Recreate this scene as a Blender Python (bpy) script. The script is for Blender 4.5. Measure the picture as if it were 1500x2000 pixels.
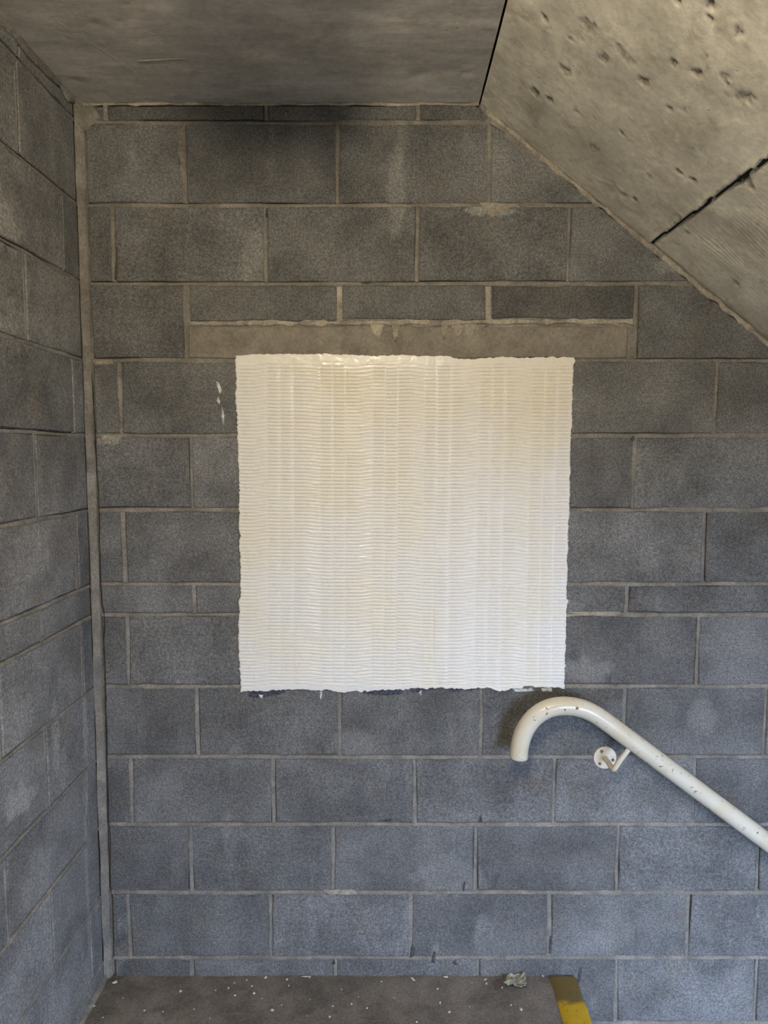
import bpy, math, random
import numpy as np
from mathutils import Vector, Matrix

# ------------------------------------------------------------------ clear
for o in list(bpy.data.objects):
    bpy.data.objects.remove(o, do_unlink=True)
scene = bpy.context.scene
C = scene.collection
RND = random.Random(7)

# ------------------------------------------------------------------ camera
# world: back wall face = plane y 0, landing floor = plane z 0, metres.
FPX = 1390.0                       # focal length in pixels of the 1500x2000 frame
PX0, PY0 = 760.0, 1000.0           # principal point
TH = math.atan(115.0 / FPX)        # camera looks down by 4.7 degrees
DIST = 2.1713                      # camera to back wall
CAMH = 1.684                       # eye height above the landing
cam_d = bpy.data.cameras.new('camera')
cam = bpy.data.objects.new('camera', cam_d)
C.objects.link(cam)
cam.location = (0, -DIST, CAMH)
cam.rotation_euler = (math.pi / 2 - TH, 0, 0)
cam_d.sensor_fit = 'VERTICAL'
cam_d.sensor_height = 36.0
cam_d.lens = FPX / 2000.0 * 36.0
cam_d.shift_x = -(PX0 - 750.0) / 2000.0
cam_d.clip_start = 0.02
scene.camera = cam

# ------------------------------------------------------------------ world, exposure
vs = scene.view_settings
vs.view_transform = 'Standard'
vs.look = 'None'
vs.gamma = 1.0
vs.use_curve_mapping = False
vs.exposure = 0.0
world = bpy.data.worlds.new('overcast_sky')
scene.world = world
world.use_nodes = True
wb = world.node_tree.nodes['Background']
wb.inputs['Color'].default_value = (0.50, 0.66, 1.0, 1)
WORLD_STRENGTH = 33.0
wb.inputs['Strength'].default_value = WORLD_STRENGTH

LAMP_POWER = 76.0
LAMP_COL = (1.0, 0.87, 0.65)
LAMP_POS = (-0.14, -1.95, 2.705)

# daylight opening in the rear wall (x0, x1, z0, z1)
OPEN = (1.0, 2.35, -0.9, 1.42)
REAR_Y = -3.3
RIGHT_X = 3.7
# portal that guides sky light through the opening
pl = bpy.data.lights.new('sky_portal', 'AREA')
pl.shape = 'RECTANGLE'
pl.size = OPEN[1] - OPEN[0]
pl.size_y = OPEN[3] - OPEN[2]
pl.cycles.is_portal = True
po = bpy.data.objects.new('sky_portal', pl)
C.objects.link(po)
po.location = ((OPEN[0] + OPEN[1]) / 2, REAR_Y - 0.02, (OPEN[2] + OPEN[3]) / 2)
po.rotation_euler = (math.pi / 2, 0, 0)

# ------------------------------------------------------------------ measuring helpers
def ray(px, py):
    u, v = px - PX0, py - PY0
    return np.array([u, FPX * math.cos(TH) - v * math.sin(TH), -v * math.cos(TH) - FPX * math.sin(TH)])
CAMP = np.array([0, -DIST, CAMH])
def on_plane(px, py, p0, n):
    r = ray(px, py); p0 = np.array(p0, float); n = np.array(n, float)
    t = np.dot(p0 - CAMP, n) / np.dot(r, n)
    return CAMP + r * t
def W(px, py, off=0.0):            # point on the back wall (off metres in front of it)
    return on_plane(px, py, (0, -off, 0), (0, 1, 0))
def G(px, py, z=0.0):              # point on the landing
    return on_plane(px, py, (0, 0, z), (0, 0, 1))
XL = -0.914                        # left wall face
def L(px, py):
    return on_plane(px, py, (XL, 0, 0), (1, 0, 0))

# ------------------------------------------------------------------ numpy value noise
def _hash(i, j, k):
    n = (i * 374761393 + j * 668265263 + k * 2147483647) & 0xFFFFFFFF
    n = ((n ^ (n >> 13)) * 1274126177) & 0xFFFFFFFF
    n = (n ^ (n >> 16)) & 0xFFFF
    return n / 65535.0
def vnoise(x, y, seed=0):
    x = np.asarray(x, float); y = np.asarray(y, float)
    xi = np.floor(x).astype(np.int64); yi = np.floor(y).astype(np.int64)
    fx = x - xi; fy = y - yi
    fx = fx * fx * (3 - 2 * fx); fy = fy * fy * (3 - 2 * fy)
    a = _hash(xi, yi, seed); b = _hash(xi + 1, yi, seed)
    c = _hash(xi, yi + 1, seed); d = _hash(xi + 1, yi + 1, seed)
    return (a * (1 - fx) + b * fx) * (1 - fy) + (c * (1 - fx) + d * fx) * fy
def fbm(x, y, seed=0, octv=3):
    s = 0; a = 0.5; t = 0
    for o in range(octv):
        s = s + a * vnoise(np.asarray(x) * 2 ** o, np.asarray(y) * 2 ** o, seed + o); t += a; a *= .5
    return s / t - 0.5             # about -.5 .. .5
def sstep(a, b, x):
    t = np.clip((x - a) / (b - a), 0, 1)
    return t * t * (3 - 2 * t)

# ------------------------------------------------------------------ materials
class NT:
    def __init__(self, name):
        self.m = bpy.data.materials.new(name); self.m.use_nodes = True
        self.t = self.m.node_tree; self.n = self.t.nodes; self.l = self.t.links
        self.b = self.n['Principled BSDF']
        g = self.n.new('ShaderNodeNewGeometry'); self.pos = g.outputs['Position']
    def link(self, a, b): self.l.new(a, b)
    def put(self, sock, v):
        if hasattr(v, 'is_linked') or isinstance(v, bpy.types.NodeSocket): self.l.new(v, sock)
        else:
            if isinstance(v, (tuple, list)) and len(v) == 3 and len(sock.default_value) == 4: v = (*v, 1)
            sock.default_value = v
    def scaled(self, s):
        n = self.n.new('ShaderNodeVectorMath'); n.operation = 'MULTIPLY'
        self.l.new(self.pos, n.inputs[0]); n.inputs[1].default_value = s
        return n.outputs[0]
    def noise(self, scale, detail=2, rough=.5, vec=None, dist=0):
        n = self.n.new('ShaderNodeTexNoise'); n.inputs['Scale'].default_value = scale
        n.inputs['Detail'].default_value = detail; n.inputs['Roughness'].default_value = rough
        n.inputs['Distortion'].default_value = dist
        self.l.new(vec if vec else self.pos, n.inputs['Vector'])
        return n.outputs['Fac']
    def voro(self, scale, vec=None):
        n = self.n.new('ShaderNodeTexVoronoi'); n.inputs['Scale'].default_value = scale
        self.l.new(vec if vec else self.pos, n.inputs['Vector'])
        return n.outputs['Distance']
    def math(self, op, a, b=0.0, clamp=False):
        n = self.n.new('ShaderNodeMath'); n.operation = op; n.use_clamp = clamp
        self.put(n.inputs[0], a); self.put(n.inputs[1], b)
        return n.outputs[0]
    def ramp(self, v, a, b, lo=0.0, hi=1.0):
        n = self.n.new('ShaderNodeMapRange'); n.interpolation_type = 'SMOOTHSTEP'
        self.l.new(v, n.inputs['Value'])
        n.inputs['From Min'].default_value = a; n.inputs['From Max'].default_value = b
        n.inputs['To Min'].default_value = lo; n.inputs['To Max'].default_value = hi
        return n.outputs['Result']
    def mix(self, fac, a, b, mode='MIX'):
        n = self.n.new('ShaderNodeMix'); n.data_type = 'RGBA'; n.blend_type = mode
        self.put(n.inputs[0], fac); self.put(n.inputs[6], a); self.put(n.inputs[7], b)
        return n.outputs[2]
    def grey(self, v):
        n = self.n.new('ShaderNodeCombineColor')
        for i in range(3): self.put(n.inputs[i], v)
        return n.outputs[0]
    def spot(self, c, r, wob=.5, nscale=30):    # a stain with a place of its own
        n = self.n.new('ShaderNodeVectorMath'); n.operation = 'SUBTRACT'
        self.l.new(self.pos, n.inputs[0]); n.inputs[1].default_value = tuple(float(v) for v in c)
        d = self.n.new('ShaderNodeVectorMath'); d.operation = 'DIVIDE'
        self.l.new(n.outputs[0], d.inputs[0]); d.inputs[1].default_value = r
        ln = self.n.new('ShaderNodeVectorMath'); ln.operation = 'LENGTH'
        self.l.new(d.outputs[0], ln.inputs[0])
        w = self.math('MULTIPLY', self.math('SUBTRACT', self.noise(nscale, 3), .5), wob * 2)
        return self.ramp(self.math('ADD', ln.outputs['Value'], w), 1.0, .45)
    def bump(self, h, dist, strength=1.0, prev=None):
        n = self.n.new('ShaderNodeBump'); n.inputs['Strength'].default_value = strength
        n.inputs['Distance'].default_value = dist
        self.l.new(h, n.inputs['Height'])
        if prev: self.l.new(prev, n.inputs['Normal'])
        return n.outputs['Normal']
    def done(self, col, rough=.9, normal=None, spec=.25):
        self.put(self.b.inputs['Base Color'], col)
        self.put(self.b.inputs['Roughness'], rough)
        self.b.inputs['Specular IOR Level'].default_value = spec
        if normal: self.l.new(normal, self.b.inputs['Normal'])
        return self.m

def mat_block(name, base, spots=(), dark=.0):
    t = NT(name)
    oi = t.n.new('ShaderNodeObjectInfo')
    per = t.ramp(oi.outputs['Random'], 0, 1, .86, 1.14)
    col = t.mix(1.0, base, t.grey(per), 'MULTIPLY')
    # soft blotches, a little green / brown / violet
    n1 = t.noise(5, 4, .6)
    col = t.mix(1.0, col, t.grey(t.ramp(n1, .28, .74, .70, 1.32)), 'MULTIPLY')
    n2 = t.noise(9, 3, .6, dist=.6)
    col = t.mix(t.ramp(n2, .5, .75, 0, .45), col, (base[0] * 1.12, base[1] * .98, base[2] * .84))
    n3 = t.noise(7.3, 3, .6, t.scaled((1.3, 1.1, .9)))
    col = t.mix(t.ramp(n3, .54, .75, 0, .40), col, (base[0] * .92, base[1] * 1.03, base[2] * .93))
    # pale lime bloom running down
    st = t.noise(4.2, 5, .62, t.scaled((2.6, 2.6, .8)))
    col = t.mix(t.ramp(st, .56, .78, 0, .42), col, (base[0] * 2.1, base[1] * 2.08, base[2] * 2.0))
    for c, r, a in spots:
        col = t.mix(t.math('MULTIPLY', t.spot(c, r, .8, 22), a * .8), col, (base[0] * 2.1, base[1] * 2.08, base[2] * 2.0))
    # aggregate grain
    g1 = t.noise(210, 3, .7)
    col = t.mix(1.0, col, t.grey(t.ramp(g1, .34, .70, .66, 1.38)), 'MULTIPLY')
    g2 = t.noise(95, 2, .6)
    col = t.mix(1.0, col, t.grey(t.ramp(g2, .3, .7, .86, 1.16)), 'MULTIPLY')
    # open pores
    pv = t.voro(105)
    pm = t.math('MULTIPLY', t.ramp(pv, .20, .07), t.ramp(t.noise(38, 2), .48, .60))
    pm2 = t.math('MULTIPLY', t.ramp(t.voro(48), .10, .05), t.ramp(t.noise(14, 2), .47, .58))
    pm = t.math('MAXIMUM', pm, pm2)
    col = t.mix(t.math('MULTIPLY', pm, .75), col, (base[0] * .28, base[1] * .28, base[2] * .28))
    h = t.math('SUBTRACT', t.math('MULTIPLY', g1, .7), t.math('MULTIPLY', pm, .8))
    h = t.math('ADD', h, t.math('MULTIPLY', g2, .9))
    return t.done(col, .95, t.bump(h, .0022, .9), .15)

def mat_mortar(name, base):
    t = NT(name)
    col = t.mix(1.0, base, t.grey(t.ramp(t.noise(11, 4, .6), .3, .72, .72, 1.25)), 'MULTIPLY')
    col = t.mix(t.ramp(t.noise(6, 3), .48, .7, 0, .45), col, (base[0] * .70, base[1] * .70, base[2] * .72))
    col = t.mix(t.ramp(t.noise(23, 3, .6), .50, .66, 0, .6), col, (.135, .131, .122))          # block dust rubbed into the joint
    g = t.noise(160, 3, .65)
    col = t.mix(1.0, col, t.grey(t.ramp(g, .3, .7, .78, 1.2)), 'MULTIPLY')
    h = t.math('ADD', t.math('MULTIPLY', g, .5), t.noise(45, 3))
    return t.done(col, .95, t.bump(h, .003, .8), .15)

BLK = (0.145, 0.142, 0.134)
SP_BACK = [((-0.40, 0, 2.26), (.05, .2, .10), .5), ((0.02, 0, 2.46), (.035, .2, .15), .5), ((0.30, 0, 2.40), (.10, .2, .02), .8),
           ((0.62, 0, 1.0), (.10, .2, .06), .5), ((0.80, 0, 1.36), (.05, .2, .06), .35), ((0.20, 0, .34), (.16, .2, .09), .35),
           ((-0.12, 0, .78), (.10, .2, .05), .35), ((0.93, 0, .02), (.08, .2, .10), .25), ((0.72, 0, .14), (.08, .2, .08), .25),
           ((.30, 0, .14), (.05, .2, .06), .2), ((0.72, 0, .88), (.05, .2, .05), .25), ((0.98, 0, .86), (.06, .2, .08), .4),
           ((0.83, 0, 2.245), (.07, .2, .035), .5), ((-0.85, 0, 1.72), (.06, .2, .012), .8), ((.30, 0, -.05), (.10, .2, .08), .3)]
SP_LEFT = [(L(40, 1560), (.2, .10, .05), .75), (L(8, 440), (.2, .10, .09), .45), (L(75, 1720), (.2, .1, .1), .3),
           (L(110, 1440), (.2, .03, .14), .45), (L(60, 1080), (.2, .12, .10), .35), (L(165, 1400), (.2, .02, .15), .55),
           (L(170, 1720), (.2, .015, .35), .4), (L(30, 640), (.2, .1, .08), .3)]
M_BLOCK = mat_block('block_concrete', BLK, SP_BACK)
M_BLOCKL = mat_block('block_concrete_side', (0.195, 0.189, 0.176), SP_LEFT)
M_BRICK = mat_block('dark_brick_concrete', (0.118, 0.115, 0.107))
M_MORTAR = mat_mortar('mortar', (0.222, 0.201, 0.167))
M_PALEMORTAR = mat_mortar('pale_mortar', (0.34, 0.30, 0.235))

def mat_lintel():
    t = NT('lintel_concrete')
    b = (0.21, 0.187, 0.150)
    col = t.mix(1.0, b, t.grey(t.ramp(t.noise(14, 4, .6), .3, .7, .8, 1.18)), 'MULTIPLY')
    col = t.mix(t.ramp(t.voro(60), .14, .05, 0, .6), col, (.08, .07, .06))
    col = t.mix(1.0, col, t.grey(t.ramp(t.noise(120, 3), .3, .7, .88, 1.12)), 'MULTIPLY')
    return t.done(col, .92, t.bump(t.noise(90, 4, .6), .0015, .7), .15)
M_LINTEL = mat_lintel()

def mat_slab(name, base, stretch, dirt, agg=False):
    t = NT(name)
    col = t.mix(1.0, base, t.grey(t.ramp(t.noise(3.2, 4, .6), .3, .7, .80, 1.16)), 'MULTIPLY')
    col = t.mix(t.ramp(t.noise(7, 4, .65, dist=.8), .5, .72, 0, dirt), col, (base[0] * .62, base[1] * .60, base[2] * .56))
    col = t.mix(t.ramp(t.noise(24, 4, .7, dist=.5), .52, .74, 0, dirt * .9), col, (base[0] * .60, base[1] * .56, base[2] * .50))
    col = t.mix(t.ramp(t.noise(17, 4, .6), .56, .75, 0, .5), col, (min(.8, base[0] * 1.25), min(.8, base[1] * 1.24), base[2] * 1.22))
    s = t.noise(7, 5, .7, t.scaled(stretch))
    col = t.mix(1.0, col, t.grey(t.ramp(s, .3, .7, .86, 1.13)), 'MULTIPLY')
    f = t.noise(70, 4, .7)
    col = t.mix(1.0, col, t.grey(t.ramp(f, .28, .72, .90, 1.10)), 'MULTIPLY')
    pit = t.math('MULTIPLY', t.ramp(t.voro(26), .10, .03), t.ramp(t.noise(9, 2), .52, .66))
    col = t.mix(t.math('MULTIPLY', pit, .6), col, (base[0] * .3, base[1] * .3, base[2] * .3))
    if agg:                                                             # exposed brown aggregate in the blow holes
        an = t.n.new('ShaderNodeAttribute'); an.attribute_name = 'aggregate'
        col = t.mix(t.math('MULTIPLY', an.outputs['Fac'], .85), col, t.mix(t.ramp(t.noise(150, 2), .4, .6), (.10, .075, .05), (.30, .26, .20)))
    h = t.math('ADD', t.math('MULTIPLY', s, .8), t.math('MULTIPLY', f, .35))
    h = t.math('SUBTRACT', h, t.math('MULTIPLY', pit, .8))
    return t.done(col, .9, t.bump(h, .0016, .8), .2)
M_CEIL = mat_slab('ceiling_concrete', (0.50, 0.46, 0.385), (1.0, 3.2, 1), .5)
M_SOFFIT = mat_slab('soffit_concrete', (0.64, 0.60, 0.49), (1.2, 1.2, 1.2), .7, True)
M_PLASTER = mat_slab('plain_wall', (0.40, 0.385, 0.36), (1, 1, 1), .3)

def mat_floor():
    t = NT('landing_concrete')
    b = (0.165, 0.150, 0.135)
    col = t.mix(1.0, b, t.grey(t.ramp(t.noise(6, 5, .65), .3, .7, .66, 1.4)), 'MULTIPLY')
    s = t.noise(9, 4, .7, t.scaled((.8, 4, 1)))
    col = t.mix(t.ramp(s, .56, .76, 0, .45), col, (.27, .25, .225))
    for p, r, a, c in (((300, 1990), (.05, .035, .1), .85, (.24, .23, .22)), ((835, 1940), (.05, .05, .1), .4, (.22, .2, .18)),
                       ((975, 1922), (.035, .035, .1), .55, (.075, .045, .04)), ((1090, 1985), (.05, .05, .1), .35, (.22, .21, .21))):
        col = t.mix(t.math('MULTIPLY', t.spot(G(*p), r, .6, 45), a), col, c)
    fl = t.math('MULTIPLY', t.ramp(t.voro(120), .12, .05), t.ramp(t.noise(17, 2), .55, .65))
    col = t.mix(t.math('MULTIPLY', fl, .8), col, (.30, .28, .26))
    f = t.noise(130, 3, .7)
    col = t.mix(1.0, col, t.grey(t.ramp(f, .3, .7, .78, 1.22)), 'MULTIPLY')
    return t.done(col, .85, t.bump(t.math('ADD', f, t.noise(30, 3)), .002, .7), .25)
M_FLOOR = mat_floor()

def mat_panel():
    t = NT('white_adhesive')
    col = t.mix(t.ramp(t.noise(3.0, 3, .5), .42, .66, 0, .75), (.745, .715, .65), (.74, .68, .54))
    d = t.math('MULTIPLY', t.ramp(t.voro(38), .06, .03), t.ramp(t.noise(6, 2), .60, .66))
    col = t.mix(t.math('MULTIPLY', d, .7), col, (.25, .22, .18))
    return t.done(col, t.ramp(t.noise(60, 3), .3, .7, .25, .40), t.bump(t.noise(220, 3), .0006, .5), .5)
M_PANEL = mat_panel()

def mat_rail():
    t = NT('cream_gloss_paint')
    col = t.mix(t.ramp(t.noise(14, 3), .45, .7, 0, .6), (.66, .60, .47), (.60, .52, .35))
    ch = t.math('MULTIPLY', t.ramp(t.noise(75, 4, .6, t.scaled((1, 1, 1.2))), .615, .65), t.ramp(t.noise(19, 2), .50, .58))
    col = t.mix(t.math('MULTIPLY', ch, .9), col, (.16, .085, .035))
    dg = t.math('MULTIPLY', t.ramp(t.noise(120, 3, .6, t.scaled((.5, 1, 1))), .62, .68), t.ramp(t.noise(11, 2), .46, .6))
    col = t.mix(t.math('MULTIPLY', dg, .55), col, (.30, .23, .12))
    rg = t.math('ADD', .24, t.math('MULTIPLY', ch, .5))
    return t.done(col, rg, t.bump(t.math('SUBTRACT', t.noise(26, 2), ch), .0007, .6), .5)
M_RAIL = mat_rail()

def mat_simple(name, c, rough=.8, var=.2, nscale=40, spec=.3):
    t = NT(name)
    col = t.mix(1.0, c, t.grey(t.ramp(t.noise(nscale, 3), .3, .7, 1 - var, 1 + var)), 'MULTIPLY')
    return t.done(col, rough, t.bump(t.noise(nscale * 3, 3), .0008, .5), spec)
M_SCREW = mat_simple('rusty_screw', (.20, .14, .08), .6, .4, 200)
M_CRUMB = mat_simple('white_crumb', (.66, .64, .60), .9, .15, 150)
M_PAPER = mat_simple('grubby_scrap', (.33, .33, .26), .7, .3, 60)
M_PAINT = mat_simple('white_smear', (.55, .54, .51), .8, .3, 90)
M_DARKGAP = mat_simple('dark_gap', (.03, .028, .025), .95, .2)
M_GREYMETAL = mat_simple('grey_housing', (.35, .35, .34), .5, .05)

def mat_strip():
    t = NT('yellow_strip')
    b = G(1085, 1925)
    sep = t.n.new('ShaderNodeSeparateXYZ'); t.link(t.pos, sep.inputs[0])
    w = t.math('MULTIPLY', t.math('SUBTRACT', t.noise(30, 3), .5), .05)
    dirt = t.ramp(t.math('ADD', sep.outputs['Y'], w), -.135, -.105)      # worn grey-brown where it meets the wall
    col = t.mix(t.ramp(t.noise(45, 4, .6), .35, .7, 0, .5), (.58, .38, .02), (.47, .31, .03))
    col = t.mix(t.math('MULTIPLY', dirt, .86), col, (.115, .092, .05))
    col = t.mix(t.ramp(t.noise(100, 3), .62, .7, 0, .5), col, (.09, .075, .05))
    return t.done(col, .7, t.bump(t.noise(90, 3), .0012, .6), .3)
M_STRIP = mat_strip()

def emis(name, c, s):
    t = NT(name)
    t.b.inputs['Emission Color'].default_value = (*c, 1)
    t.b.inputs['Emission Strength'].default_value = s
    return t.done((.8, .8, .8), .4)
M_GLOW = emis('lamp_diffuser', LAMP_COL, 6.0)

# ------------------------------------------------------------------ mesh helpers
def mesh_obj(name, verts, faces, mat, parent=None, smooth=False):
    me = bpy.data.meshes.new(name)
    me.from_pydata([tuple(map(float, v)) for v in verts], [], faces)
    me.update()
    if smooth: me.polygons.foreach_set('use_smooth', [True] * len(me.polygons))
    me.materials.append(mat)
    o = bpy.data.objects.new(name, me); C.objects.link(o)
    if parent: o.parent = parent
    return o
def grid_obj(name, P, mat, parent=None, smooth=True):
    """P: array (rows, cols, 3)"""
    nr, nc = P.shape[:2]
    idx = np.arange(nr * nc).reshape(nr, nc)
    q = np.stack([idx[:-1, :-1], idx[:-1, 1:], idx[1:, 1:], idx[1:, :-1]], -1).reshape(-1, 4)
    me = bpy.data.meshes.new(name)
    me.vertices.add(nr * nc); me.vertices.foreach_set('co', P.reshape(-1).astype(np.float32))
    me.loops.add(q.size); me.loops.foreach_set('vertex_index', q.reshape(-1).astype(np.int32))
    me.polygons.add(len(q)); me.polygons.foreach_set('loop_start', np.arange(0, q.size, 4, dtype=np.int32))
    me.update(calc_edges=True); me.validate()
    me.polygons.foreach_set('use_smooth', [smooth] * len(me.polygons))
    me.materials.append(mat)
    o = bpy.data.objects.new(name, me); C.objects.link(o)
    if parent: o.parent = parent
    return o
def box_vf(x0, x1, y0, y1, z0, z1, base=0):
    v = [(x0, y0, z0), (x1, y0, z0), (x1, y1, z0), (x0, y1, z0), (x0, y0, z1), (x1, y0, z1), (x1, y1, z1), (x0, y1, z1)]
    f = [(0, 3, 2, 1), (4, 5, 6, 7), (0, 1, 5, 4), (1, 2, 6, 5), (2, 3, 7, 6), (3, 0, 4, 7)]
    return v, [tuple(i + base for i in q) for q in f]
def boxes(name, bs, mat, parent=None):
    V, Fc = [], []
    for b in bs:
        v, f = box_vf(*b, base=len(V)); V += v; Fc += f
    return mesh_obj(name, V, Fc, mat, parent)
def struct(o): o['kind'] = 'structure'; return o
def tag(o, label, cat, group=None):
    o['label'] = label; o['category'] = cat
    if group: o['group'] = group
    return o
def empty(name, loc):
    o = bpy.data.objects.new(name, None); C.objects.link(o); o.location = loc
    o.empty_display_size = .05
    return o
def rebase(o, c):                  # move the origin to c (world), keep the shape where it is
    c = Vector([float(v) for v in c])
    o.data.transform(Matrix.Translation(-c)); o.location = c
    return o

def clip(poly, a, b, c):           # keep a*x + b*z <= c
    out = []
    for i in range(len(poly)):
        p, q = poly[i], poly[(i + 1) % len(poly)]
        dp, dq = a * p[0] + b * p[1] - c, a * q[0] + b * q[1] - c
        if dp <= 0: out.append(p)
        if (dp < 0 < dq) or (dq < 0 < dp):
            t = dp / (dp - dq); out.append((p[0] + t * (q[0] - p[0]), p[1] + t * (q[1] - p[1])))
    return out

def slab_piece(name, poly, face, mat, parent, to3, depth=.04, jit=.0020, cham=.0028, seg=.055):
    """a masonry piece from a convex outline (u, z): worn, uneven outline and a chamfered face"""
    pts = []
    n = len(poly)
    for i in range(n):
        p, q = poly[i], poly[(i + 1) % n]
        ln = math.hypot(q[0] - p[0], q[1] - p[1])
        if ln < .004: continue
        k = max(1, int(ln / seg))
        nx, nz = (q[1] - p[1]) / ln, -(q[0] - p[0]) / ln
        for j in range(k):
            t = j / k
            jj = RND.uniform(-jit, jit)
            pts.append((p[0] + t * (q[0] - p[0]) + nx * jj, p[1] + t * (q[1] - p[1]) + nz * jj))
    m = len(pts)
    if m < 3: return None
    cu = sum(p[0] for p in pts) / m; cz = sum(p[1] for p in pts) / m
    w = max(p[0] for p in pts) - min(p[0] for p in pts); h = max(p[1] for p in pts) - min(p[1] for p in pts)
    V = []
    ku, kz = max(.3, 1 - 2 * cham / max(w, .02)), max(.3, 1 - 2 * cham / max(h, .02))
    for u, z in pts: V.append(to3(cu + (u - cu) * ku, cz + (z - cz) * kz, face))
    for u, z in pts: V.append(to3(u, z, face - cham * RND.uniform(.7, 1.3)))
    for u, z in pts: V.append(to3(u, z, face - depth))
    Fc = [tuple(range(m))]
    for r in range(2):
        for i in range(m):
            j = (i + 1) % m
            Fc.append((r * m + i, (r + 1) * m + i, (r + 1) * m + j, r * m + j))
    o = mesh_obj(name, V, Fc, mat, parent)
    rebase(o, to3(cu, cz, 0))
    return o

def ribbon(name, p0, p1, across, normal, width, height, mat, parent=None, step=.012, wj=.5, seed=0, lift=0.0, noise_s=25):
    """a lumpy bead of mortar from p0 to p1"""
    p0, p1 = np.array(p0, float), np.array(p1, float); ac = np.array(across, float); no = np.array(normal, float)
    ln = np.linalg.norm(p1 - p0); n = max(2, int(ln / step)); s = np.linspace(0, 1, n)
    wl = width * (.5 + wj * fbm(s * ln * noise_s, s * 0, seed, 4))
    wr = width * (.5 + wj * fbm(s * ln * noise_s, s * 0, seed + 20, 4))
    hh = height * (1 + .8 * fbm(s * ln * noise_s * 1.2, s * 0, seed + 40, 3))
    prof = [(-1, -.35), (-.85, .45), (-.4, .9), (0, 1), (.4, .9), (.85, .45), (1, -.35)]
    P = np.zeros((n, len(prof), 3))
    for j, (a, h) in enumerate(prof):
        wd = np.where(a < 0, wl, wr)
        jn = 1 + .35 * fbm(s * ln * noise_s * 2.2 + j * 3.1, s * 0 + j, seed + 60, 2)
        P[:, j] = p0 + np.outer(s, p1 - p0) + np.outer(a * wd, ac) + np.outer(h * hh * jn + lift, no)
    return grid_obj(name, P, mat, parent)

def joint(name, p0, p1, across, normal, gap, mat, parent, seed, deep=.0055, step=.009):
    """a struck mortar joint: flush (and smeared) on one side, raked back under the arris on the other"""
    p0, p1 = np.array(p0, float), np.array(p1, float); ac = np.array(across, float); no = np.array(normal, float)
    ln = np.linalg.norm(p1 - p0)
    if ln < .01: return None
    n = max(3, int(ln / step)); s = np.linspace(0, 1, n); q = s * ln + seed * 3.7
    smear = np.clip(.8 + 3.2 * fbm(q * 9, q * 0, seed, 2) + 1.6 * fbm(q * 60, q * 0, seed + 9, 2), 0, 2.6)   # how far it laps over the block
    dp = deep * np.clip(.9 + 2.6 * fbm(q * 6, q * 0, seed + 5, 3), .12, 2.0)
    rough = lambda k: .0011 * fbm(q * 70, q * 0 + k, seed + 30 + k, 2)
    g = gap / 2
    secs = [(-g - .0022 * smear - .0006, -.0030 + 0 * q, 0), (-g - .0014 * smear, .0012 * np.minimum(smear, 1) - .0004, 1), (-g * .6, .0003 + 0 * q, 2),
            (g * .15, -.18 * dp, 3), (g * .62, -.55 * dp, 4), (g * 1.02, -1.25 * dp, 5), (g * 1.5, -1.6 * dp - .002, 6)]
    P = np.zeros((n, len(secs), 3))
    for j, (a, h, k) in enumerate(secs):
        P[:, j] = p0 + np.outer(s, p1 - p0) + np.outer(a + 0 * s, ac) + np.outer(h + rough(k) * (k > 0), no)
    return grid_obj(name, P, mat, parent)

def patch(name, outline, to3, mat, parent, proud=.0016, jit=.002, seed=1, sub=4, base=0.0):
    """a thin irregular smear of mortar or paint, outline in (u, z)"""
    r = random.Random(seed); pts = []
    for i in range(len(outline)):
        p, q = outline[i], outline[(i + 1) % len(outline)]
        for j in range(sub):
            t = j / sub
            pts.append((p[0] + t * (q[0] - p[0]) + r.uniform(-jit, jit), p[1] + t * (q[1] - p[1]) + r.uniform(-jit, jit)))
    m = len(pts); cu = sum(p[0] for p in pts) / m; cz = sum(p[1] for p in pts) / m
    V = [to3(cu, cz, base + proud * 1.2)]
    for k, h in ((.6, 1.1), (.88, .9), (1.0, -.6)):
        V += [to3(cu + (u - cu) * k, cz + (z - cz) * k, base + proud * h) for u, z in pts]
    Fc = [(0, 1 + i, 1 + (i + 1) % m) for i in range(m)]
    for rr in range(2):
        for i in range(m):
            j = (i + 1) % m
            Fc.append((1 + rr * m + i, 1 + (rr + 1) * m + i, 1 + (rr + 1) * m + j, 1 + rr * m + j))
    return mesh_obj(name, V, Fc, mat, parent, True)

# ------------------------------------------------------------------ the shell
CEIL = 2.705
S0 = W(938, 200); S1 = W(1271, 475); S2 = W(1500, 664)
SLX, SLZ = (S2[0] - S0[0]), (S2[2] - S0[2])
sl = math.hypot(SLX, SLZ); SD = np.array([SLX / sl, 0, SLZ / sl])        # down the slope
SN = np.array([SD[2], 0, -SD[0]])                                        # faces down and left
if SN[2] > 0: SN = -SN
S0 = np.array([S0[0], 0, CEIL])
LAND_X = G(1128, 1925)[0]                                                # landing edge
X1 = RIGHT_X
wallto = lambda u, z, d: (u, -d, z)                                      # back wall, d = proud of the face
leftto = lambda u, z, d: (XL + d, u, z)                                  # left wall, u = world y

# back wall: mortar bed, slightly uneven, recessed behind the block faces
def mortar_grid(u0, u1, z0, z1, du):
    us = np.arange(u0, u1 + du, du); zs = np.arange(z0, z1 + du, du)
    return np.meshgrid(us, zs)
U, Z = mortar_grid(-0.99, 2.4, -1.25, CEIL + .05, .010)
dep = .0125 + .0050 * fbm(U * 26, Z * 26, 3, 3)
keep = np.stack([U, dep, Z], -1)
wall_back = struct(grid_obj('wall_back', keep, M_MORTAR))
boxes('wall_core', [(-1.15, X1, .03, .23, -1.7, CEIL + .3)], M_MORTAR, wall_back)

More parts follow.
